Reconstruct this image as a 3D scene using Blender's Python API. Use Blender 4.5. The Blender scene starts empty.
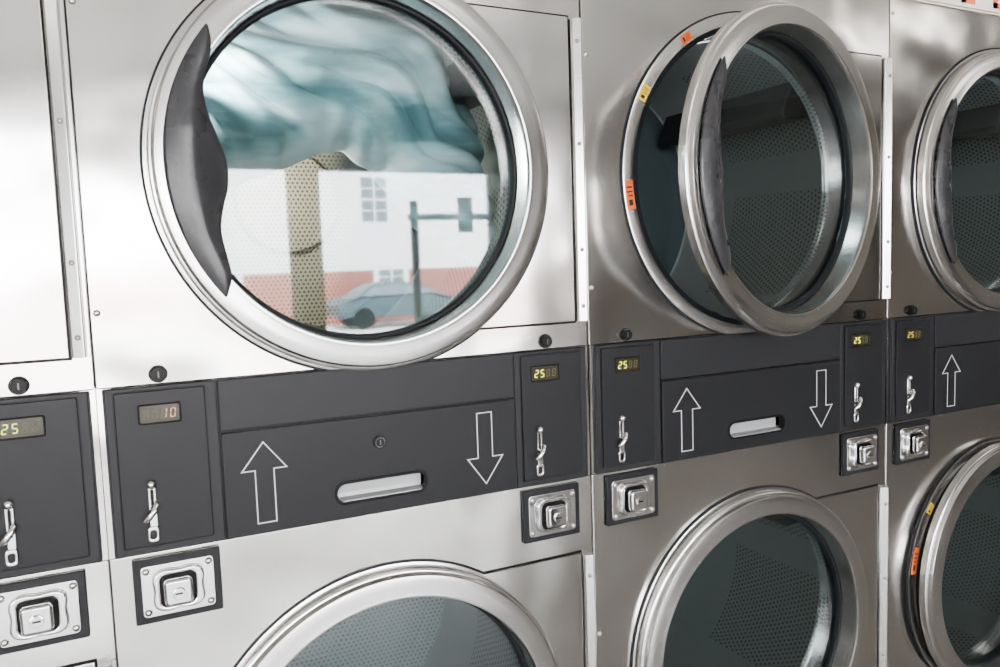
import bpy, bmesh, math, random
from mathutils import Vector, Matrix, noise
random.seed(4)
scene=bpy.context.scene
COL=scene.collection
H=1.35           # eye height of the camera above the floor
W=0.8            # dryer width
X0=-0.031        # left edge of the main dryer

# ---------------------------------------------------------------- materials
def newmat(n):
    m=bpy.data.materials.new(n); m.use_nodes=True
    nt=m.node_tree; b=nt.nodes['Principled BSDF']
    return m,nt,b
def simple(n,col,rough=.5,metal=0,spec=None,em=None,ems=0,noise_amt=.0,nscale=30):
    m,nt,b=newmat(n)
    b.inputs['Base Color'].default_value=(*col,1); b.inputs['Roughness'].default_value=rough
    b.inputs['Metallic'].default_value=metal
    if spec is not None: b.inputs['Specular IOR Level'].default_value=spec
    if em: b.inputs['Emission Color'].default_value=(*em,1); b.inputs['Emission Strength'].default_value=ems
    if noise_amt>0:
        tc=nt.nodes.new('ShaderNodeTexCoord'); nz=nt.nodes.new('ShaderNodeTexNoise'); nz.inputs['Scale'].default_value=nscale
        mp=nt.nodes.new('ShaderNodeMapRange'); mp.inputs['To Min'].default_value=rough-noise_amt; mp.inputs['To Max'].default_value=rough+noise_amt
        nt.links.new(tc.outputs['Object'],nz.inputs['Vector']); nt.links.new(nz.outputs['Fac'],mp.inputs['Value']); nt.links.new(mp.outputs['Result'],b.inputs['Roughness'])
    return m
def steel(n,col,rough,wave=.25,streak=.03,sc=(220,220,3),wscale=3.2):
    m,nt,b=newmat(n)
    b.inputs['Base Color'].default_value=(*col,1); b.inputs['Metallic'].default_value=1
    tc=nt.nodes.new('ShaderNodeTexCoord')
    mp=nt.nodes.new('ShaderNodeMapping'); mp.inputs['Scale'].default_value=sc
    n1=nt.nodes.new('ShaderNodeTexNoise'); n1.inputs['Scale'].default_value=1; n1.inputs['Detail'].default_value=3
    n2=nt.nodes.new('ShaderNodeTexNoise'); n2.inputs['Scale'].default_value=wscale; n2.inputs['Detail'].default_value=1.5
    n3=nt.nodes.new('ShaderNodeTexNoise'); n3.inputs['Scale'].default_value=9; n3.inputs['Detail'].default_value=5
    L=nt.links.new
    L(tc.outputs['Object'],mp.inputs['Vector']); L(mp.outputs['Vector'],n1.inputs['Vector']); L(tc.outputs['Object'],n2.inputs['Vector']); L(tc.outputs['Object'],n3.inputs['Vector'])
    r=nt.nodes.new('ShaderNodeMapRange'); r.inputs['To Min'].default_value=rough-.06; r.inputs['To Max'].default_value=rough+.07
    L(n3.outputs['Fac'],r.inputs['Value']); L(r.outputs['Result'],b.inputs['Roughness'])
    b1=nt.nodes.new('ShaderNodeBump'); b1.inputs['Strength'].default_value=wave; b1.inputs['Distance'].default_value=.02
    b2=nt.nodes.new('ShaderNodeBump'); b2.inputs['Strength'].default_value=streak; b2.inputs['Distance'].default_value=.002
    L(n2.outputs['Fac'],b1.inputs['Height']); L(n1.outputs['Fac'],b2.inputs['Height']); L(b1.outputs['Normal'],b2.inputs['Normal']); L(b2.outputs['Normal'],b.inputs['Normal'])
    return m
M={}
M['steel']=steel('brushed_steel',(.585,.568,.548),.16,wave=.9,streak=.025)
M['ring']=steel('door_steel',(.62,.61,.60),.21,wave=.05,streak=.01,sc=(60,60,60))
M['chrome']=simple('chrome',(.76,.76,.76),.05,1)
M['dark']=simple('dark_panel',(.0100,.0103,.0114),.42,0,spec=.10,noise_amt=.05)
M['dark2']=simple('dark_panel_inner',(.0074,.0076,.0085),.40,0,spec=.10,noise_amt=.05)
M['black']=simple('black_plastic',(.003,.003,.003),.4,spec=.08)
M['rubber']=simple('gasket_rubber',(.005,.006,.007),.5,spec=.1)
M['handle']=simple('handle_plastic',(.015,.0148,.0165),.28,spec=.28,noise_amt=.04)
M['screw']=simple('screw_metal',(.36,.34,.33),.3,1)
M['darkmetal']=simple('dark_lock_metal',(.06,.06,.06),.35,.8)
M['line']=simple('arrow_paint',(.48,.48,.48),.5)
M['slot']=simple('slot_metal',(.20,.205,.21),.4,.2,spec=.3)
M['disp']=simple('display_window',(.016,.014,.007),.2,spec=.2)
M['lit']=simple('lit_segment',(.3,.3,.02),.4,em=(.70,.85,.03),ems=1.8)
M['amber']=simple('amber_segment',(.3,.12,.04),.4,em=(.9,.42,.18),ems=.40)
M['faint']=simple('dim_segment',(.25,.18,.03),.4,em=(.8,.62,.05),ems=.55)
M['unlit']=simple('unlit_segment',(.055,.050,.028),.4,spec=.1)
M['yellow']=simple('yellow_label',(.60,.40,.01),.5,spec=.1)
M['orange']=simple('orange_label',(.50,.085,.012),.5,spec=.1)
M['ink']=simple('label_ink',(.015,.015,.015),.5,spec=.1)
M['lifter']=simple('lifter_steel',(.016,.019,.020),.5,.2,spec=.2)
def perf(n,base,pitch,rad,rough=.4,metal=.3,bands=False,strip=None,dark=None):
    m,nt,b=newmat(n); L=nt.links.new
    uv=nt.nodes.new('ShaderNodeUVMap')
    sp=nt.nodes.new('ShaderNodeSeparateXYZ'); L(uv.outputs[0],sp.inputs[0])
    def math_(op,a,bb=None):
        k=nt.nodes.new('ShaderNodeMath'); k.operation=op
        for i,v in enumerate((a,bb)):
            if v is None: continue
            if isinstance(v,(int,float)): k.inputs[i].default_value=v
            else: L(v,k.inputs[i])
        return k.outputs[0]
    u=math_('DIVIDE',sp.outputs[0],pitch); v=math_('DIVIDE',sp.outputs[1],pitch*.866)
    row=math_('FLOOR',v); odd=math_('MULTIPLY',math_('MODULO',row,2.0),.5)
    u2=math_('ADD',u,odd)
    fu=math_('SUBTRACT',math_('FRACT',u2),.5); fv=math_('MULTIPLY',math_('SUBTRACT',math_('FRACT',v),.5),.866)
    d=math_('SQRT',math_('ADD',math_('MULTIPLY',fu,fu),math_('MULTIPLY',fv,fv)))
    hole=math_('LESS_THAN',d,rad)
    if bands:
        b1=math_('LESS_THAN',math_('FRACT',math_('DIVIDE',sp.outputs[0],.3686)),.25)
        b2=math_('GREATER_THAN',sp.outputs[1],1.43)
        hole=math_('MULTIPLY',hole,math_('SUBTRACT',1.0,math_('MAXIMUM',b1,b2)))
    mx=nt.nodes.new('ShaderNodeMix'); mx.data_type='RGBA'; L(hole,mx.inputs[0]); mx.inputs[6].default_value=(*base,1); mx.inputs[7].default_value=(.006,.007,.007,1)
    out=mx.outputs[2]
    if strip:
        nz=nt.nodes.new('ShaderNodeTexNoise'); nz.inputs['Scale'].default_value=5; L(uv.outputs[0],nz.inputs['Vector'])
        xx=math_('ADD',sp.outputs[0],math_('MULTIPLY',math_('SUBTRACT',nz.outputs['Fac'],.5),.12))
        r1=nt.nodes.new('ShaderNodeMapRange'); r1.interpolation_type='SMOOTHSTEP'; r1.inputs['From Min'].default_value=strip[0]+2-.04; r1.inputs['From Max'].default_value=strip[0]+2+.04; L(xx,r1.inputs['Value'])
        r2=nt.nodes.new('ShaderNodeMapRange'); r2.interpolation_type='SMOOTHSTEP'; r2.inputs['From Min'].default_value=strip[1]+2-.05; r2.inputs['From Max'].default_value=strip[1]+2+.05; r2.inputs['To Min'].default_value=1; r2.inputs['To Max'].default_value=0; L(xx,r2.inputs['Value'])
        a=math_('MULTIPLY',r1.outputs[0],r2.outputs[0])
        m2=nt.nodes.new('ShaderNodeMix'); m2.data_type='RGBA'; L(a,m2.inputs[0]); m2.inputs[6].default_value=(*dark,1); L(out,m2.inputs[7]); out=m2.outputs[2]
    L(out,b.inputs['Base Color'])
    mt=math_('MULTIPLY',math_('SUBTRACT',1.0,hole),metal); L(mt,b.inputs['Metallic'])
    b.inputs['Roughness'].default_value=rough; b.inputs['Specular IOR Level'].default_value=.2
    return m
M['perf']=perf('perforated_drum',(.17,.18,.177),.0125,.25,rough=.6,metal=.05,bands=True)
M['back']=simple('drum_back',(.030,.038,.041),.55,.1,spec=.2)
M['backgrey']=perf('perforated_grey_drum_back',(.18,.195,.195),.0115,.24,metal=.1,rough=.55)
M['backtan']=perf('perforated_tan_drum_back',(.46,.36,.25),.0105,.25,metal=.0,rough=.6,strip=(-.135,.10),dark=(.06,.07,.07))
def pane(n,tint,r0):
    m=bpy.data.materials.new(n); m.use_nodes=True; nt=m.node_tree; nt.nodes.clear(); L=nt.links.new
    o=nt.nodes.new('ShaderNodeOutputMaterial'); t=nt.nodes.new('ShaderNodeBsdfTransparent'); t.inputs[0].default_value=(*tint,1)
    g=nt.nodes.new('ShaderNodeBsdfGlossy'); g.inputs['Roughness'].default_value=.026; g.inputs[0].default_value=(1,1,1,1)
    f=nt.nodes.new('ShaderNodeLayerWeight'); f.inputs[0].default_value=.5
    p=nt.nodes.new('ShaderNodeMath'); p.operation='POWER'; p.inputs[1].default_value=4.5; L(f.outputs['Facing'],p.inputs[0])
    a=nt.nodes.new('ShaderNodeMath'); a.operation='MULTIPLY_ADD'; a.inputs[1].default_value=.42; a.inputs[2].default_value=r0; a.use_clamp=True; L(p.outputs[0],a.inputs[0])
    mx=nt.nodes.new('ShaderNodeMixShader'); L(a.outputs[0],mx.inputs[0]); L(t.outputs[0],mx.inputs[1]); L(g.outputs[0],mx.inputs[2]); L(mx.outputs[0],o.inputs[0])
    return m
M['glass']=pane('door_glass',(.66,.735,.745),.080)

# ---------------------------------------------------------------- helpers
def link(o,parent=None,label=None):
    COL.objects.link(o)
    if parent: o.parent=parent
    if label: o['label']=label
    return o
def mesh_obj(name,verts,faces,mat,parent=None,smooth=False,uvs=None,mats=None,mi=None,bevel=0,off=(0,0,0)):
    me=bpy.data.meshes.new(name); me.from_pydata([(v[0]-off[0],v[1]-off[1],v[2]-off[2]) for v in verts],[],faces); me.update()
    for m in (mats or [mat]): me.materials.append(m)
    if mi:
        for p,i in zip(me.polygons,mi): p.material_index=i
    if uvs:
        l=me.uv_layers.new(name='UVMap')
        for p in me.polygons:
            for li,vi,uv in zip(p.loop_indices,p.vertices,uvs[p.index]): l.data[li].uv=uv
    if smooth:
        bm=bmesh.new(); bm.from_mesh(me)
        for e in bm.edges:
            if len(e.link_faces)==2 and e.calc_face_angle(0)>math.radians(32): e.smooth=False
        for f in bm.faces: f.smooth=True
        bm.to_mesh(me); bm.free()
    o=bpy.data.objects.new(name,me); link(o,parent)
    if bevel>0:
        md=o.modifiers.new('bevel','BEVEL'); md.width=bevel; md.segments=2; md.limit_method='ANGLE'; md.angle_limit=math.radians(40)
    return o
def plate(name,loops,yb,yf,mat,parent=None,bevel=.0012,off=(0,0,0)):
    cu=bpy.data.curves.new(name,'CURVE'); cu.dimensions='2D'; cu.fill_mode='BOTH'
    bv=min(bevel,abs(yb-yf)/2*.95)
    cu.extrude=abs(yb-yf)/2-bv; cu.bevel_depth=bv; cu.bevel_resolution=1; cu.offset=-bv
    for lp in loops:
        s=cu.splines.new('POLY'); s.points.add(len(lp)-1); s.use_cyclic_u=True
        for i,p in enumerate(lp): s.points[i].co=(p[0],p[1],0,1)
    t=bpy.data.objects.new('t',cu); COL.objects.link(t)
    dg=bpy.context.evaluated_depsgraph_get()
    me=bpy.data.meshes.new_from_object(t.evaluated_get(dg)); bpy.data.objects.remove(t)
    ym=(yb+yf)/2
    for v in me.vertices:
        x,y,z=v.co; v.co=(x-off[0],-z+ym-off[1],y-off[2])
    bm=bmesh.new(); bm.from_mesh(me); bmesh.ops.remove_doubles(bm,verts=bm.verts,dist=1e-5); bm.to_mesh(me); bm.free()
    me.materials.clear(); me.materials.append(mat); me.name=name
    o=bpy.data.objects.new(name,me); link(o,parent); return o
def rrect(x0,x1,z0,z1,r=.003,n=4):
    pts=[]
    for cx,cz,a in ((x1-r,z1-r,0),(x0+r,z1-r,90),(x0+r,z0+r,180),(x1-r,z0+r,270)):
        for i in range(n+1):
            t=math.radians(a+90*i/n); pts.append((cx+r*math.cos(t),cz+r*math.sin(t)))
    return pts
def circ(cx,cz,r,n=96): return [(cx+r*math.cos(2*math.pi*i/n),cz+r*math.sin(2*math.pi*i/n)) for i in range(n)]
def revolve(name,prof,c,mat,parent=None,n=128,off=(0,0,0),closed=False,a0=0,a1=360,uv=False):
    full=(a1-a0)>=360; k=len(prof); vs=[];fs=[];uvs=[]
    cnt=n if full else n+1
    for i in range(cnt):
        t=math.radians(a0+(a1-a0)*i/n)
        for r,y in prof: vs.append((c[0]+r*math.cos(t),y,c[1]+r*math.sin(t)))
    dist=[0]
    for j in range(1,k): dist.append(dist[-1]+math.hypot(prof[j][0]-prof[j-1][0],prof[j][1]-prof[j-1][1]))
    R=max(p[0] for p in prof)
    for i in range(n):
        i2=(i+1)%cnt
        for j in range(k if closed else k-1):
            j2=(j+1)%k
            q=(i*k+j,i*k+j2,i2*k+j2,i2*k+j); fs.append(q)
            if uv=='planar': uvs.append([(vs[w][0]+2,vs[w][2]-c[1]+2) for w in q]); continue
            u0=(a1-a0)/360*2*math.pi*R*i/n; u1=(a1-a0)/360*2*math.pi*R*(i+1)/n
            uvs.append([(u0,dist[j]+1),(u0,dist[j2]+1),(u1,dist[j2]+1),(u1,dist[j]+1)])
    return mesh_obj(name,vs,fs,mat,parent,smooth=True,uvs=uvs if uv else None,off=off)
def join_raw(lst):
    V=[];F=[];I=[]
    for vs,fs,mi in lst:
        b=len(V); V+=vs; F+=[tuple(b+i for i in f) for f in fs]; I+=[mi]*len(fs)
    return V,F,I
def boxraw(x0,x1,y0,y1,z0,z1,mi=0):
    v=[(x,y,z) for x in (x0,x1) for y in (y0,y1) for z in (z0,z1)]
    f=[(0,1,3,2),(4,6,7,5),(0,4,5,1),(2,3,7,6),(0,2,6,4),(1,5,7,3)]
    return v,f,mi
def boxes(name,bl,mat,parent=None,bevel=0,mats=None,off=(0,0,0)):
    V,F,I=join_raw([boxraw(*b) for b in bl]); return mesh_obj(name,V,F,mat,parent,mats=mats,mi=I,bevel=bevel,off=off)
def tuberaw(pts,r,n=10,mi=0):
    V=[];F=[];m=len(pts)
    for i,p in enumerate(pts):
        p=Vector(p); d=(Vector(pts[min(i+1,m-1)])-Vector(pts[max(i-1,0)])).normalized()
        a=d.orthogonal().normalized() if i==0 else (a-d*a.dot(d)).normalized()
        b=d.cross(a); rr=r[i] if isinstance(r,(list,tuple)) else r
        for j in range(n):
            t=2*math.pi*j/n; V.append(tuple(p+a*rr*math.cos(t)+b*rr*math.sin(t)))
    for i in range(m-1):
        for j in range(n): F.append((i*n+j,i*n+(j+1)%n,(i+1)*n+(j+1)%n,(i+1)*n+j))
    F.append(tuple(range(n))[::-1]); F.append(tuple((m-1)*n+j for j in range(n)))
    return V,F,mi
def dome(x,z,y,r,h,n=16,mi=0,rings=4):
    V=[];F=[]
    for k in range(rings):
        t=math.pi/2*k/rings
        for j in range(n):
            a=2*math.pi*j/n; V.append((x+r*math.cos(t)*math.cos(a),y-h*math.sin(t),z+r*math.cos(t)*math.sin(a)))
    V.append((x,y-h,z))
    for k in range(rings-1):
        for j in range(n): F.append((k*n+j,k*n+(j+1)%n,(k+1)*n+(j+1)%n,(k+1)*n+j))
    for j in range(n): F.append(((rings-1)*n+j,(rings-1)*n+(j+1)%n,rings*n))
    return V,F,mi
def cylraw(x,z,y0,y1,r,n=24,mi=0,r2=None,ph=0):
    r2=r if r2 is None else r2
    A=[2*math.pi*j/n+ph for j in range(n)]
    V=[(x+r*math.cos(a),y0,z+r*math.sin(a)) for a in A]+[(x+r2*math.cos(a),y1,z+r2*math.sin(a)) for a in A]
    F=[(j,(j+1)%n,n+(j+1)%n,n+j) for j in range(n)]+[tuple(range(n))[::-1],tuple(range(n,2*n))]
    return V,F,mi

# ---------------------------------------------------------------- seven segment digits
SEG={'0':'abcdef','1':'bc','2':'abged','5':'afgcd',' ':''}
def digits(text,xc,zc,y,parent,litmat):
    w,h,t=.0072,.0135,.0015; pitch=.0116; L=[]
    for i,ch in enumerate(text):
        x=xc+(i-(len(text)-1)/2)*pitch
        segs={'a':(x-w/2+t,x+w/2-t,zc+h/2-t,zc+h/2),'d':(x-w/2+t,x+w/2-t,zc-h/2,zc-h/2+t),'g':(x-w/2+t,x+w/2-t,zc-t/2,zc+t/2),
              'f':(x-w/2,x-w/2+t,zc+t*.6,zc+h/2-t*.4),'b':(x+w/2-t,x+w/2,zc+t*.6,zc+h/2-t*.4),
              'e':(x-w/2,x-w/2+t,zc-h/2+t*.4,zc-t*.6),'c':(x+w/2-t,x+w/2,zc-h/2+t*.4,zc-t*.6)}
        for k,(a,b,c,d) in segs.items():
            L.append((a,b,y-.0006,y,c,d,0 if k in SEG[ch] else 1))
    V,F,I=join_raw([boxraw(*b) for b in L])
    V=[(v[0]+(v[2]-zc)*.12,v[1],v[2]) for v in V]
    return mesh_obj('display_digits',V,F,litmat,parent,mats=[litmat,M['unlit']],mi=I)

# ---------------------------------------------------------------- one dryer stack
DR=.4; ZU=H+.156; ZL=H-.801
ZB1=H-.153; ZB0=H-.393; ZT=H+.552
PIV=.352
def catmull(key,s):
    for k in range(len(key)-1):
        if key[k][0]<=s<=key[k+1][0]+1e-9:
            x0,y0=key[max(k-1,0)]; x1,y1=key[k]; x2,y2=key[k+1]; x3,y3=key[min(k+2,len(key)-1)]
            q=(s-x1)/(x2-x1); h=x2-x1
            m1=(y2-y0)/max(x2-x0,1e-6)*h; m2=(y3-y1)/max(x3-x1,1e-6)*h
            return (2*q**3-3*q**2+1)*y1+(q**3-2*q**2+q)*m1+(-2*q**3+3*q**2)*y2+(q**3-q**2)*m2
    return key[-1][1]
def door(parent,zc,with_handle,angle,dx=0):
    off=(PIV,0,zc)
    prof=[(.266,.022),(.2668,.006),(.2680,-.012),(.2690,-.026),(.2698,-.0335),(.2710,-.0358),(.2730,-.0364),(.2755,-.0360),(.2790,-.0356),(.2890,-.0352),(.3000,-.0344),(.3055,-.0332),(.3075,-.0305),(.3082,-.0265),(.3095,-.0248),(.3125,-.0243),(.3142,-.0228),(.3145,-.0190),(.3145,-.0080),(.284,-.0075),(.280,.020),(.276,.024)]
    d=revolve('door',prof,(0,zc),M['ring'],parent,off=off,closed=True,n=160)
    d.location=(PIV+dx,0,zc); d.rotation_euler=(0,0,math.radians(angle))
    plate('door_glass',[circ(0,zc,.266)],.022,.018,M['glass'],d,bevel=0,off=off)
    revolve('door_gasket',[(.2675,.008),(.2655,.006),(.2625,.0070),(.2605,.010),(.2600,.0175),(.2675,.0175)],(0,zc),M['rubber'],d,off=off,closed=True)
    if with_handle:
        n=120;m=18;V=[];F=[]
        key=[(0,.2915),(.03,.2790),(.08,.2680),(.15,.2625),(.22,.2555),(.30,.2400),(.38,.2230),(.46,.2125),(.54,.2100),(.62,.2150),(.70,.2290),(.78,.2440),(.86,.2535),(.93,.2630),(.97,.2740),(1,.2915)]
        for i in range(n+1):
            s=i/n; a=math.radians(141+ (220-141)*s)
            ri=catmull(key,s); ro=.2950
            for j in range(m+1):
                q=j/m; r=ro*(1-q)+ri*q
                t=min(1,max(0,(.268-r)/(.268-.208))); t=t*t*(3-2*t)
                y=-.0405+.020*t-.009*math.sin(math.pi*q)*min(1,(ro-ri)/.07)
                V.append((r*math.cos(a),y,zc+r*math.sin(a)))
        for i in range(n):
            for j in range(m): F.append((i*(m+1)+j,(i+1)*(m+1)+j,(i+1)*(m+1)+j+1,i*(m+1)+j+1))
        h=mesh_obj('door_handle',V,F,M['handle'],d,smooth=True,off=off)
        sd=h.modifiers.new('s','SOLIDIFY'); sd.thickness=.004; sd.offset=-1
        h['label']='dark grey moulded crescent pull handle'
    return d
def label_arc(parent,zc,a0,a1,r0,r1,mat,y=-.0085):
    n=8;V=[];F=[];I=[]
    for i in range(n+1):
        a=math.radians(a0+(a1-a0)*i/n)
        for r in (r0,r1): V.append((r*math.cos(a),y,zc+r*math.sin(a)))
    for i in range(n): F.append((2*i,2*i+1,2*i+3,2*i+2)); I.append(0)
    rows=[(.15,.85,.2,.26),(.15,.85,.36,.41),(.15,.7,.50,.55),(.25,.75,.66,.86)]
    for (u0,u1,v0,v1) in rows:
        b=len(V)
        for (u,v) in ((u0,v0),(u1,v0),(u1,v1),(u0,v1)):
            a=math.radians(a0+(a1-a0)*v); r=r0+(r1-r0)*u; V.append((r*math.cos(a),y-.0004,zc+r*math.sin(a)))
        F.append((b,b+1,b+2,b+3)); I.append(1)
    return mesh_obj('warning_label',V,F,mat,parent,mats=[mat,M['ink']],mi=I)

def pocket(p,zc,handle,angle,labels,ddx=0,dx=0,back='back'):
    made=[]
    made.append(revolve('frame_seal',[(.3175,0),(.3175,-.0035),(.3222,-.0030),(.3227,0)],(0,zc),M['rubber'],p))
    made.append(revolve('inner_seal',[(.2862,.03),(.2862,-.0045),(.2875,-.0058),(.2960,-.0058),(.2970,-.0045),(.2970,0)],(0,zc),M['rubber'],p))
    made.append(revolve('door_frame',[(.287,.06),(.287,-.003),(.2955,-.0040),(.2965,-.0052),(.316,-.0052),(.3190,-.0042),(.3195,-.002),(.3195,.0)],(0,zc),M['ring'],p))
    made.append(revolve('drum',[(.285,.06),(.285,.080),(.345,.088),(.352,.10),(.352,.62),(.345,.63)],(0,zc),M['perf'],p,uv=True,n=96))
    made.append(revolve('drum_back',[(.352,.625),(.30,.63),(.29,.615),(.12,.615),(.11,.60),(.0,.60)],(0,zc),M[back],p,uv='planar',n=96))
    for k,a in enumerate((35,155,275)):
        t=math.radians(a); ux,uz=math.cos(t),math.sin(t); tx,tz=-uz,ux
        V=[]
        for y in (.14,.60):
            for (rr,ww) in ((.351,-.05),(.345,-.045),(.285,-.014),(.276,0),(.285,.014),(.345,.045),(.351,.05)):
                V.append((ux*rr+tx*ww,y,zc+uz*rr+tz*ww))
        F=[(i,i+1,i+8,i+7) for i in range(6)]+[tuple(range(7))[::-1],tuple(range(7,14))]
        made.append(mesh_obj('drum_lifter',V,F,M['lifter'],p,bevel=.004))
    for o in made: o.location.x=ddx
    door(p,zc,handle,angle,ddx+dx)
    for (a0,a1,mt) in labels: label_arc(p,zc,a0,a1,.2985,.3160,M[mt],y=-.0056)
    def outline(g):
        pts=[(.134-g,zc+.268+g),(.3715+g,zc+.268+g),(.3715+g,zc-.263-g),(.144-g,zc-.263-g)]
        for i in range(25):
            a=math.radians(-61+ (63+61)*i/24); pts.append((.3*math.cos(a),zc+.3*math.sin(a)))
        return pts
    plate('panel_gap_shade',[outline(.0028)],0,-.0012,M['black'],p,bevel=0)  # black sheet stands in for the shadow gap around the access panel
    plate('access_panel',[outline(0)],-.001,-.0050,M['steel'],p,bevel=.0018)
    z0,z1=zc-.262,zc+.264
    sec=[(.3738,-.0002),(.3738,-.0085),(.3765,-.0115),(.3895,-.0165),(.3915,-.0155),(.3925,-.004),(.3975,-.0035),(.3975,-.0002)]
    V=[(x,y,z) for z in (z0,z1) for x,y in sec]; n=len(sec)
    F=[(i,(i+1)%n,n+(i+1)%n,n+i) for i in range(n)]+[tuple(range(n))[::-1],tuple(range(n,2*n))]
    hg=mesh_obj('panel_hinge',V,F,M['ring'],p,bevel=.0006)
    for z in (zc+.225,zc+.05,zc-.135,zc-.235):
        V,F,I=join_raw([dome(.3835,z,-.0135,.004,.004)]); mesh_obj('hinge_bolt',V,F,M['screw'],hg,smooth=True)

def arrow(cx,z0,z1,up,parent):
    s=1 if up else -1
    tip=(cx,z1 if up else z0); hb=(z1-.044 if up else z0+.048); tail=(z0 if up else z1)
    hw,sw=.0345,.0145
    def loop(e):
        return [(cx,tip[1]-s*e*1.6),(cx+hw-e*2.2,hb+s*e),(cx+sw-e,hb+s*e),(cx+sw-e,tail+s*e),(cx-sw+e,tail+s*e),(cx-sw+e,hb+s*e),(cx-hw+e*2.2,hb+s*e)]
    return plate('printed_arrow',[loop(0),loop(.0016)],-.0094,-.0100,M['line'],parent,bevel=0)

def coin_unit(p,side,text,litmat,ds=0):
    if side=='L': s0,s1,i0,i1,dx0,dx1,lv=.011,.156,.022,.140,.052,.106,.061
    else: s0,s1,i0,i1,dx0,dx1,lv=.644,.789,.656,.776,.675,.731,.687
    s0-=DR;s1-=DR;i0-=DR;i1-=DR;dx0-=DR-ds;dx1-=DR-ds;lv-=DR
    plate('coin_surround',[rrect(s0,s1,ZB0+.001,ZB1-.001,.002)],-.004,-.0065,M['dark'],p)
    c=plate('coin_panel',[rrect(i0,i1,H-.381,H-.160,.003)],-.0068,-.0098,M['dark2'],p)
    plate('panel_groove',[rrect(i0-.0018,i1+.0018,H-.3828,H-.1582,.004)],-.0064,-.0069,M['black'],p,bevel=0)
    plate('display_bezel',[rrect(dx0-.001,dx1+.001,H-.2075,H-.1785,.003),rrect(dx0+.0015,dx1-.0015,H-.205,H-.181,.002)],-.0096,-.0118,M['black'],c)
    plate('display',[rrect(dx0+.001,dx1-.001,H-.2055,H-.1805,.002)],-.0096,-.0106,M['disp'],c,bevel=0)
    digits(text,(dx0+dx1)/2,H-.193,-.0106,c,litmat)
    z=H-.33; y0=-.0095
    # one slim vertical slot plate with a dark centre slot
    plate('slot_plate',[rrect(lv-.0048,lv+.0058,z-.026,z+.044,.0050),rrect(lv-.0010,lv+.0020,z-.006,z+.030,.0014)],y0,y0-.0035,M['chrome'],c,bevel=.0012)
    plate('coin_slot',[rrect(lv-.0012,lv+.0022,z-.007,z+.031,.0014)],y0,y0-.0010,M['black'],c,bevel=0)
    plate('coin_return',[rrect(lv-.0085,lv+.0065,z-.045,z-.022,.0055),rrect(lv-.0048,lv+.0028,z-.040,z-.028,.0030)],y0,y0-.0055,M['chrome'],c,bevel=.0015)
    V,F,I=join_raw([dome(lv+.0005,z+.038,y0-.0035,.0068,.007)]); mesh_obj('lever_pivot',V,F,M['chrome'],c,smooth=True)
    L=[tuberaw([(lv+.006,y0-.009,z+.010),(lv+.002,y0-.013,z+.003),(lv-.006,y0-.013,z-.007),(lv-.011,y0-.010,z-.012)],[.0036,.0046,.0050,.0034],14)]
    L.append(tuberaw([(lv-.0005,y0-.002,z-.001),(lv-.0005,y0-.013,z-.001)],[.0048,.0040],14))
    V,F,I=join_raw(L); mesh_obj('coin_lever',V,F,M['chrome'],c,smooth=True)

def coin_box(p,x0,x1):
    x0-=DR;x1-=DR;z0,z1=H-.495,H-.400; cx=(x0+x1)/2; cz=(z0+z1)/2
    f=plate('coin_box',[rrect(x0,x1,z0,z1,.003)],-.001,-.007,M['dark2'],p,bevel=.0018); f['label']='dark framed coin box with chrome face'
    plate('chrome_plate',[rrect(x0+.010,x1-.010,z0+.010,z1-.010,.006)],-.007,-.0095,M['chrome'],f,bevel=.001)
    col=[]
    for i in range(72):
        a=2*math.pi*i/72; r=.0330+.004*math.cos(4*a-math.pi); col.append((cx+r*1.14*math.cos(a),cz+r*1.0*math.sin(a)))
    hole=rrect(cx-.0245,cx+.0225,cz-.0235,cz+.0225,.009,6)
    plate('lock_collar',[col,hole],-.0095,-.0165,M['chrome'],f,bevel=.0030)
    plate('lock_recess',[rrect(cx-.0255,cx+.0235,cz-.0245,cz+.0235,.009,6)],-.0095,-.0103,M['black'],f,bevel=0)
    bl=plate('coin_box_lock',[rrect(cx-.0205,cx+.0175,cz-.0195,cz+.0185,.0060,5)],-.0100,-.0310,M['chrome'],f,bevel=.0040)
    V,F,I=join_raw([cylraw(cx-.0015,cz-.0015,-.0310,-.0335,.0095,8,r2=.0088,ph=math.pi/8)]); mesh_obj('lock_cylinder',V,F,M['chrome'],f,bevel=.0008)
    V,F,I=join_raw([boxraw(cx-.0065,cx+.0035,-.0339,-.0334,cz-.0026,cz-.0002)]); mesh_obj('keyhole',V,F,M['black'],f)
    for sx in (-1,1):
        for sz in (-1,1):
            V,F,I=join_raw([dome(cx+sx*.0420,cz+sz*.0300,-.0095,.005,.0035)]); mesh_obj('corner_bolt',V,F,M['screw'],f,smooth=True)

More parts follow.
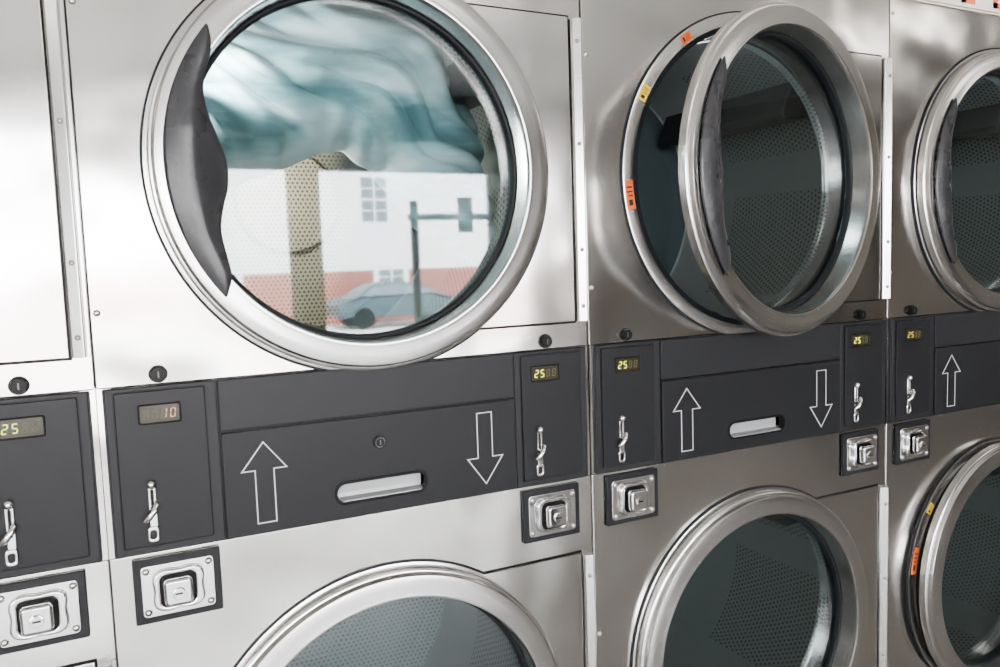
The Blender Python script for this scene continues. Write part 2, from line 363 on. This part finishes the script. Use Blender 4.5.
def dryer(left,upper_angle,lower_angle,lab_u,lab_l,textL,matL,textR,matR,label,lock=False,ddx=0,ds=0,udx=0,ub='back',lb='back',pull=True):
    p=bpy.data.objects.new('stacked_dryer',None); COL.objects.link(p); p.location=(left+DR,0,0); p.empty_display_size=.1
    p['label']=label; p['category']='dryer'; p['group']='row of stacked coin dryers'
    e=.3984
    L=[boxraw(-e,-e+.004,.004,.95,.09,ZT),boxraw(e-.004,e,.004,.95,.09,ZT),boxraw(-e,e,.004,.95,ZT-.004,ZT),boxraw(-e,e,.004,.95,.09,.10),boxraw(-e,e,.946,.95,.09,ZT),boxraw(-e+.01,e-.01,.04,.05,0,.09),boxraw(-e,e,.020,.7,(ZU+ZL)/2-.01,(ZU+ZL)/2+.01)]
    V,F,I=join_raw(L); mesh_obj('cabinet_shell',V,F,M['steel'],p)
    plate('front_panel',[rrect(-e,e,ZB1+.0005,ZT,.003),circ(0,ZU,.295)],.004,0,M['steel'],p,bevel=.0015)
    plate('front_panel',[rrect(-e,e,.10,ZB0-.0005,.003),circ(0,ZL,.295)],.004,0,M['steel'],p,bevel=.0015)
    sl=rrect(.324-DR,.474-DR,H-.3655,H-.3345,.0135,8)
    S=[sl] if pull else []
    plate('control_band',[rrect(-.3915,.3915,ZB0+.0008,ZB1-.0008,.002)]+S,.006,-.004,M['dark'],p,bevel=.001)
    boxes('band_backing',[(-e,e,.015,.018,ZB0-.01,ZB1+.01),(-e,-.38,.001,.015,ZB0,ZB1),(.38,e,.001,.015,ZB0,ZB1)],M['steel'],p)
    x0,x1=.1585-DR,.6415-DR
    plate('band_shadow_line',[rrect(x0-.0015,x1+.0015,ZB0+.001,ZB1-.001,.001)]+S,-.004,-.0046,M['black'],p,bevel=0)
    plate('lint_cover',[rrect(x0,x1,H-.2295,H-.1545,.002)],-.0045,-.0072,M['dark'],p)
    d=plate('lint_drawer',[rrect(x0,x1,H-.3915,H-.2330,.003)]+S,-.0045,-.0093,M['dark2'],p)
    d['label']='dark grey lint drawer front with printed arrows'
    if pull:
        plate('slot_rim',[rrect(.3205-DR,.4775-DR,H-.3690,H-.3310,.0165,8),rrect(.3255-DR,.4725-DR,H-.3642,H-.3360,.0132,8)],-.0085,-.0108,M['black'],d,bevel=.001)
        V=[];F=[]
        for (z,y,hw) in ((H-.3655,-.0085,.066),(H-.3630,-.0080,.0700),(H-.3615,.0110,.0715),(H-.3550,.0120,.0725),(H-.3440,.0120,.0725),(H-.3340,.0120,.068)):
            V+=[(-.001-hw,y,z),(-.001+hw,y,z)]
        for i in range(5): F.append((2*i,2*i+1,2*i+3,2*i+2))
        mesh_obj('pull_slot',V,F,M['slot'],d)
    arrow(.217-DR,H-.376,H-.251,True,d)
    arrow(.582-DR,H-.374,H-.249,False,d)
    if lock:
        kx,kz=.397-DR,H-.276
        L=[cylraw(kx,kz,-.009,-.0115,.0112),cylraw(kx,kz,-.0115,-.0135,.0085,mi=1,r2=.0078),cylraw(kx,kz,-.0135,-.0145,.0066),boxraw(kx-.001,kx+.001,-.0149,-.0145,kz-.004,kz+.004,1)]
        V,F,I=join_raw(L); mesh_obj('drawer_lock',V,F,M['black'],d,mats=[M['black'],M['darkmetal']],mi=I)
    coin_unit(p,'L',textL,matL); coin_unit(p,'R',textR,matR,ds)
    coin_box(p,.029,.147); coin_box(p,.653,.769)
    for kx in (.081-DR,.710-DR):
        kz=H-.138
        L=[cylraw(kx,kz,0,-.003,.0125),cylraw(kx,kz,-.003,-.010,.0105,r2=.0098),boxraw(kx-.001,kx+.001,-.0104,-.010,kz-.0045,kz+.0045,1)]
        V,F,I=join_raw(L); mesh_obj('cabinet_lock',V,F,M['black'],p,mats=[M['black'],M['darkmetal']],mi=I,bevel=.0008)
    for (sx,sz) in ((.010,-.048),(.010,.365),(.010,.52),(.010,-.70)):
        V,F,I=join_raw([dome(sx-DR,H+sz,0,.0048,.003)]); mesh_obj('panel_screw',V,F,M['screw'],p,smooth=True)
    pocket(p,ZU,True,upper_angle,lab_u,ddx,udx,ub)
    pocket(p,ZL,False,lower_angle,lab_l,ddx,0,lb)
    return p
lu=[(148,154,'yellow'),(121,126,'orange'),(182,192,'orange')]
ll=[(141,146,'yellow'),(162,174,'orange')]
base='stainless steel stacked coin dryer '
dryer(X0-W+.002,0,0,[],[], '25  ',M['lit'],'25  ',M['lit'],base+'with both doors closed',ddx=-.016,ds=.005)
dryer(X0,0,0,[],[],'  10',M['amber'],'25  ',M['lit'],base+'with laundry behind its upper door',lock=True,ub='backtan',lb='backgrey')
dryer(X0+W,10.5,0,lu,[],'25  ',M['lit'],'25  ',M['lit'],base+'with its upper door ajar',udx=.008)
dryer(X0+2*W,0,1.6,[],ll,'25  ',M['faint'],'25  ',M['lit'],base+'with its lower door ajar',pull=False)

for i in range(0,4):  # unseen fill lights added inside the drums so their interiors show
    for z,e in ((ZU,2.0),(ZL,1.2)):
        l=bpy.data.lights.new('drum_fill_light','POINT'); l.energy=13 if (i==1 and z==ZU) else e*(2.2 if i==1 else 1); l.color=(1.0,.93,.84) if (i==1 and z==ZU) else (.95,.98,1.0); l.shadow_soft_size=.04
        o=bpy.data.objects.new('drum_fill_light',l); o.location=(X0+W*(i-1)+DR-.05,.115,z+.25)
        if i==1 and z==ZU: o.location=(X0+DR-.10,.42,z+.05)
        COL.objects.link(o)

# ---------------------------------------------------------------- garment in the running drum
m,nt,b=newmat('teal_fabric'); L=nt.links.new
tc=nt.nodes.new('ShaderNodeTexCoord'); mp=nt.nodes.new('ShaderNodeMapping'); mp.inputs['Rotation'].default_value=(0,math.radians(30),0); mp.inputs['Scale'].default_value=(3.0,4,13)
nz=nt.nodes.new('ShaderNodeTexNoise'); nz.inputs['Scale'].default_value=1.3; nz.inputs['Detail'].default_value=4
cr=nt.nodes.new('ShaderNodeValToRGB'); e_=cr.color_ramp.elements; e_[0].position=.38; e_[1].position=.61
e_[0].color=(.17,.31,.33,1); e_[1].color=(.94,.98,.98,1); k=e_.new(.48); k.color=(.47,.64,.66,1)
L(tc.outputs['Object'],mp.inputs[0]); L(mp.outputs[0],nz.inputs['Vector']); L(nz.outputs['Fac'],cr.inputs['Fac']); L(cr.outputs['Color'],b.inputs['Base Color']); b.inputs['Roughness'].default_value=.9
Mteal=m
NU,NV=170,110; V=[];F=[]
for i in range(NU+1):
    u=i/NU; x=-.285+.60*u
    top=math.sqrt(max(0,.325**2-x*x)); 
    bot=.030+.035*noise.noise(Vector((x*7,1.3,0)))+.018*noise.noise(Vector((x*24,4,0)))-.16*max(0,(u-.50)/.50)**1.3-.018*math.sin(u*9)
    bot=min(bot,top-.004)
    for j in range(NV+1):
        v=j/NV; z=bot+(top-bot)*v
        s=x*.86-z*.5; t=x*.5+z*.86
        w=noise.noise(Vector((x*5,z*5,2)))*.25
        r=.060*noise.noise(Vector((s*4+w,t*17+w*6,0)))+.028*noise.noise(Vector((s*10,t*36+w*10,5)))+.03*noise.noise(Vector((x*5,z*5,9)))
        edge=max(0,1-v/.22)**2*.07+max(0,1-u/.10)**2*.06+max(0,(u-.9)/.1)**2*.06
        V.append((x,.20+r+edge-.05*math.sin(math.pi*v),z))
for i in range(NU):
    for j in range(NV):
        a=i*(NV+1)+j; F.append((a,a+NV+1,a+NV+2,a+1))
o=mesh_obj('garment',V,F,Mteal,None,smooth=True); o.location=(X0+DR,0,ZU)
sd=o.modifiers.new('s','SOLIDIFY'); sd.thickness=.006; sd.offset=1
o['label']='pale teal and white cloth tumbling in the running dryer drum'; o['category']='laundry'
l=bpy.data.lights.new('drum_fill_light','POINT'); l.energy=5.0; l.color=(.97,1,1); l.shadow_soft_size=.02  # extra fill light added to bring out the cloth folds
o=bpy.data.objects.new('drum_fill_light',l); o.location=(X0+DR-.20,.085,ZU+.17); COL.objects.link(o)

# ---------------------------------------------------------------- room
def st(o): o['kind']='structure'; return o
def wallmat(n,c,rough=.8): return simple(n,c,rough,noise_amt=.05,nscale=8)
Mwall=wallmat('wall_paint',(.40,.375,.34)); Mcream=wallmat('cream_wall_paint',(.80,.74,.66)); Mbrown=wallmat('side_wall_paint',(.185,.165,.14)); Mceil=wallmat('ceiling_tile',(.60,.59,.57)); Mtrim=wallmat('trim_paint',(.10,.10,.10),.6)
Mpier=wallmat('pier_paint',(.30,.26,.21)); Mfill_frame=wallmat('fill_frame_paint',(.6,.6,.6),.5)
m,nt,b=newmat('floor_tile'); br=nt.nodes.new('ShaderNodeTexBrick'); tc=nt.nodes.new('ShaderNodeTexCoord'); br.offset=0; br.inputs['Scale'].default_value=1
br.inputs['Brick Width'].default_value=.45; br.inputs['Row Height'].default_value=.45; br.inputs['Mortar Size'].default_value=.004
br.inputs['Color1'].default_value=(.12,.11,.10,1); br.inputs['Color2'].default_value=(.112,.102,.093,1); br.inputs['Mortar'].default_value=(.09,.083,.075,1)
nt.links.new(tc.outputs['Object'],br.inputs['Vector']); nt.links.new(br.outputs['Color'],b.inputs['Base Color']); b.inputs['Roughness'].default_value=.4
Mfloor=m
YF=-5.5; XL,XR=-5.0,7.5; CH=2.9
st(boxes('floor',[(XL-.1,XR+.1,YF-.1,1.1,-.1,0)],Mfloor))
st(boxes('ceiling',[(XL-.1,XR+.1,YF-.1,1.1,CH,CH+.15)],Mceil))
st(boxes('wall_rear',[(XL-.1,XR+.1,1.0,1.1,0,CH)],Mwall))
st(boxes('wall_above_dryers',[(XL,XR,.0,.1,ZT+.003,CH)],Mcream))
st(boxes('wall_left',[(XL-.1,XL,YF,1.0,0,CH)],Mwall))
st(boxes('wall_right',[(XR,XR+.1,YF,1.0,0,CH)],Mbrown))
PI=[(XL,-4.6),(-1.9,-1.75),(3.28,XR)]
st(boxes('wall_front',[(a,b_,YF-.1,YF,0,2.27) for a,b_ in PI]+[(XL,XR,YF-.1,YF,2.25,CH)]+[(XL,XR,YF-.1,YF,0,.25)],Mbrown))
st(boxes('trim_1',[(1.40,1.62,YF-.10,YF+.01,.25,2.25)],Mpier))
wi=0
for a,b_ in ((-4.6,-1.9),(-1.75,1.40),(1.62,3.28)):
    wi+=1
    st(boxes('window_%d'%wi,[(a,b_,YF-.08,YF-.03,.25,.30),(a,b_,YF-.08,YF-.03,2.2,2.25),(a,a+.03,YF-.08,YF-.03,.30,2.2),(b_-.03,b_,YF-.08,YF-.03,.30,2.2)],Mtrim))
Mfill=simple('fill_diffuser',(.9,.9,.9),.5,em=(1,.95,.88),ems=10.0)
for i,x in enumerate((-2.2,1.2,4.8)):  # unseen glowing panels added to brighten the room and the steel
    p=bpy.data.objects.new('ceiling_fill_light',None); COL.objects.link(p); p.location=(x,-2.6,CH)
    p['label']='added ceiling fill light with white frame'; p['category']='lamp'; p['group']='added ceiling fill lights'
    boxes('fill_frame',[(-.63,.63,-.33,-.30,-.04,0),(-.63,.63,.30,.33,-.04,0),(-.63,-.60,-.30,.30,-.04,0),(.60,.63,-.30,.30,-.04,0)],Mfill_frame,p)
    boxes('fill_diffuser',[(-.60,.60,-.30,.30,-.02,-.01)],Mfill,p)
sg=bpy.data.objects.new('wall_sign',None); COL.objects.link(sg); sg.location=(2.1,-.004,ZT+.006)
sg['label']='white wall sign with red-orange lettering above the dryers'; sg['category']='sign'
boxes('sign_board',[(-.45,.45,-.004,.004,0,.3)],simple('sign_white',(.85,.78,.74),.5),sg)
Mred=simple('sign_lettering',(.65,.14,.05),.5)
for k in range(5):
    boxes('sign_letter',[(-.30+k*.12,-.285+k*.12,-.006,-.0035,.008,.1),(-.30+k*.12,-.25+k*.12,-.006,-.0035,.008,.02)],Mred,sg)

def cart(x,y):
    p=bpy.data.objects.new('laundry_cart',None); COL.objects.link(p); p.location=(x,y,0); p['label']='dark metal wire laundry cart with hanging rail'; p['category']='cart'
    mt=simple('cart_metal',(.035,.05,.06),.5,.3,spec=.2)
    V,F,I=join_raw([tuberaw([(sx*.3,0,.12),(sx*.3,0,1.68)],.021) for sx in (-1,1)]+[tuberaw([(-.33,0,1.6),(.42,0,1.6)],.017)]); mesh_obj('hanging_rail',V,F,mt,p)
    boxes('hanging_tag_board',[(-.06,.02,-.006,.006,1.52,1.70)],mt,p)
    L=[]
    for z,wx,wy in ((.35,.28,.2),(.55,.31,.23),(.8,.35,.27)):
        L.append(tuberaw([(-wx,-wy,z),(wx,-wy,z),(wx,wy,z),(-wx,wy,z),(-wx,-wy,z)],.006,8))
    for i in range(9):
        t=-1+i/4
        for s in (-1,1):
            L.append(tuberaw([(t*.28,s*.2,.35),(t*.35,s*.27,.8)],.003,6)); L.append(tuberaw([(s*.28,t*.2,.35),(s*.35,t*.27,.8)],.003,6))
        L.append(tuberaw([(t*.28,-.2,.35),(t*.28,.2,.35)],.003,6))
    V,F,I=join_raw(L); mesh_obj('wire_basket',V,F,mt,p)
    L=[tuberaw([(-.27,-.2,.12),(.27,-.2,.12),(.27,.2,.12),(-.27,.2,.12),(-.27,-.2,.12)],.01,8)]+[tuberaw([(sx*.27,sy*.2,.12),(sx*.28,sy*.2,.36)],.01,8) for sx in (-1,1) for sy in (-1,1)]
    V,F,I=join_raw(L); mesh_obj('base_frame',V,F,mt,p)
    for sx in (-1,1):
        for sy in (-1,1):
            V,F,I=join_raw([tuberaw([(sx*.27-.012,sy*.2,.05),(sx*.27+.012,sy*.2,.05)],.05,20)]); mesh_obj('caster',V,F,M['black'],p)
cart(1.68,-2.5)

# ---------------------------------------------------------------- street
SZ=-.5
m,nt,b=newmat('asphalt'); b.inputs['Base Color'].default_value=(.32,.32,.32,1); b.inputs['Roughness'].default_value=.9
st(boxes('ground_street',[(-40,60,-60,YF-.1,SZ-.1,SZ)],m))
Mwhite=simple('white_siding',(.90,.91,.93),.7)
m,nt,b=newmat('brick'); br=nt.nodes.new('ShaderNodeTexBrick'); tc=nt.nodes.new('ShaderNodeTexCoord'); mpp=nt.nodes.new('ShaderNodeMapping'); mpp.inputs['Rotation'].default_value=(math.pi/2,0,0)
br.inputs['Scale'].default_value=1; br.inputs['Brick Width'].default_value=.3; br.inputs['Row Height'].default_value=.1; br.inputs['Mortar Size'].default_value=.008
br.inputs['Color1'].default_value=(.13,.020,.013,1); br.inputs['Color2'].default_value=(.11,.018,.012,1); br.inputs['Mortar'].default_value=(.20,.11,.09,1)
nt.links.new(tc.outputs['Object'],mpp.inputs[0]); nt.links.new(mpp.outputs[0],br.inputs['Vector']); nt.links.new(br.outputs['Color'],b.inputs['Base Color']); Mbrick=m
Mwin=simple('house_window_glass',(.07,.085,.10),.3,spec=.2)
h=bpy.data.objects.new('townhouse',None); COL.objects.link(h); h.location=(8,-25,0); h['label']='white two-storey house with red brick base across the street'; h['category']='building'
boxes('upper_wall',[(-20,20,-8,0,1.3,8)],Mwhite,h); boxes('brick_base',[(-20,20,-8,.02,SZ,1.3)],Mbrick,h)
V=[(-20.4,.4,8),(20.4,.4,8),(20.4,-8.4,8),(-20.4,-8.4,8),(-20.4,-4,10.5),(20.4,-4,10.5)]
mesh_obj('roof',V,[(0,1,5,4),(3,4,5,2),(0,4,3),(1,2,5),(0,3,2,1)],simple('roof_shingle',(.15,.15,.16),.9),h)
for i in range(-4,5):
    for z,hh in ((3.7,.75),(6.4,.7),(.8,.5)):
        x=i*5.6+.24+(.5 if z<2 else 0); w=.45
        if abs(x)>19: continue
        o=boxes('window',[(x-w,x+w,.0,.04,z-hh,z+hh,0),(x-w-.18,x+w+.18,.0,.03,z-hh-.15,z+hh+.15,1),(x-.03,x+.03,.04,.06,z-hh,z+hh,1),(x-w,x+w,.04,.06,z-.03,z+.03,1),(x-w,x+w,.04,.06,z-hh*.5-.02,z-hh*.5+.02,1),(x-w,x+w,.04,.06,z+hh*.5-.02,z+hh*.5+.02,1)],Mwin,h,mats=[Mwin,Mwhite])
c=bpy.data.objects.new('parked_car',None); COL.objects.link(c); c.location=(8.2,-22.9,SZ-.0); c['label']='dark blue-green hatchback parked across the street'; c['category']='car'
pr=[(-2.1,.35),(-2.15,.75),(-1.95,.95),(-1.6,1.0),(-1.0,1.36),(-.3,1.42),(.5,1.38),(1.2,1.0),(1.95,.85),(2.15,.6),(2.1,.35)]
n=len(pr)
def wid(z): return .85 if z<1.01 else .85-(z-1.0)*.45
V=[(x,-wid(z),z) for x,z in pr]+[(x,wid(z),z) for x,z in pr]
F=[(i,(i+1)%n,n+(i+1)%n,n+i) for i in range(n)]+[tuple(range(n))[::-1],tuple(range(n,2*n))]
mesh_obj('car_body',V,F,simple('car_paint',(.025,.042,.050),.4,spec=.12),c,bevel=.05)
pw=[(-1.4,1.02),(-.95,1.30),(-.3,1.36),(.45,1.31),(1.0,1.03)]
V=[];F=[]
for s in (-1,1):
    b0=len(V); V+=[(x,s*(wid(z)+.012),z) for x,z in pw]; F.append(tuple(range(b0,b0+5)))
mesh_obj('car_window',V,F,Mwin,c)
for sx in (-1.35,1.35):
    for sy in (-.78,.78):
        V,F,I=join_raw([cylraw(0,0,-.1,.1,.33,28),cylraw(0,0,-.11,.11,.18,20)]); V=[(v[0]+sx,v[1]+sy,v[2]+.33) for v in V]; mesh_obj('wheel',V,F,M['black'],c)

# ---------------------------------------------------------------- light
w=bpy.data.worlds.new('world'); scene.world=w; w.use_nodes=True; bg=w.node_tree.nodes['Background']; bg.inputs[0].default_value=(.93,.965,1.0,1); bg.inputs[1].default_value=32
s=bpy.data.lights.new('sun','SUN'); s.energy=165; s.angle=.02; s.color=(1,.98,.95)
so=bpy.data.objects.new('sun',s); so.rotation_euler=Vector((.25,-.75,-.7)).to_track_quat('-Z','Y').to_euler(); so.location=(0,0,12); COL.objects.link(so)

# ---------------------------------------------------------------- camera
fpx,yaw,pit,rol,D=784.8,.4563,-.0879,-.0339,1.2046
cy,sy=math.cos(yaw),math.sin(yaw)
f=Vector((sy*math.cos(pit),cy*math.cos(pit),math.sin(pit))); rt=Vector((cy,-sy,0)); up=rt.cross(f)
a=rt*math.cos(rol)+up*math.sin(rol); b=up*math.cos(rol)-rt*math.sin(rol)
cam=bpy.data.cameras.new('camera'); cam.sensor_width=36; cam.lens=fpx/1000*36; cam.clip_start=.02
co=bpy.data.objects.new('camera',cam); COL.objects.link(co)
mt=Matrix(((a.x,b.x,-f.x,0),(a.y,b.y,-f.y,-D),(a.z,b.z,-f.z,H),(0,0,0,1))); co.matrix_world=mt
scene.camera=co
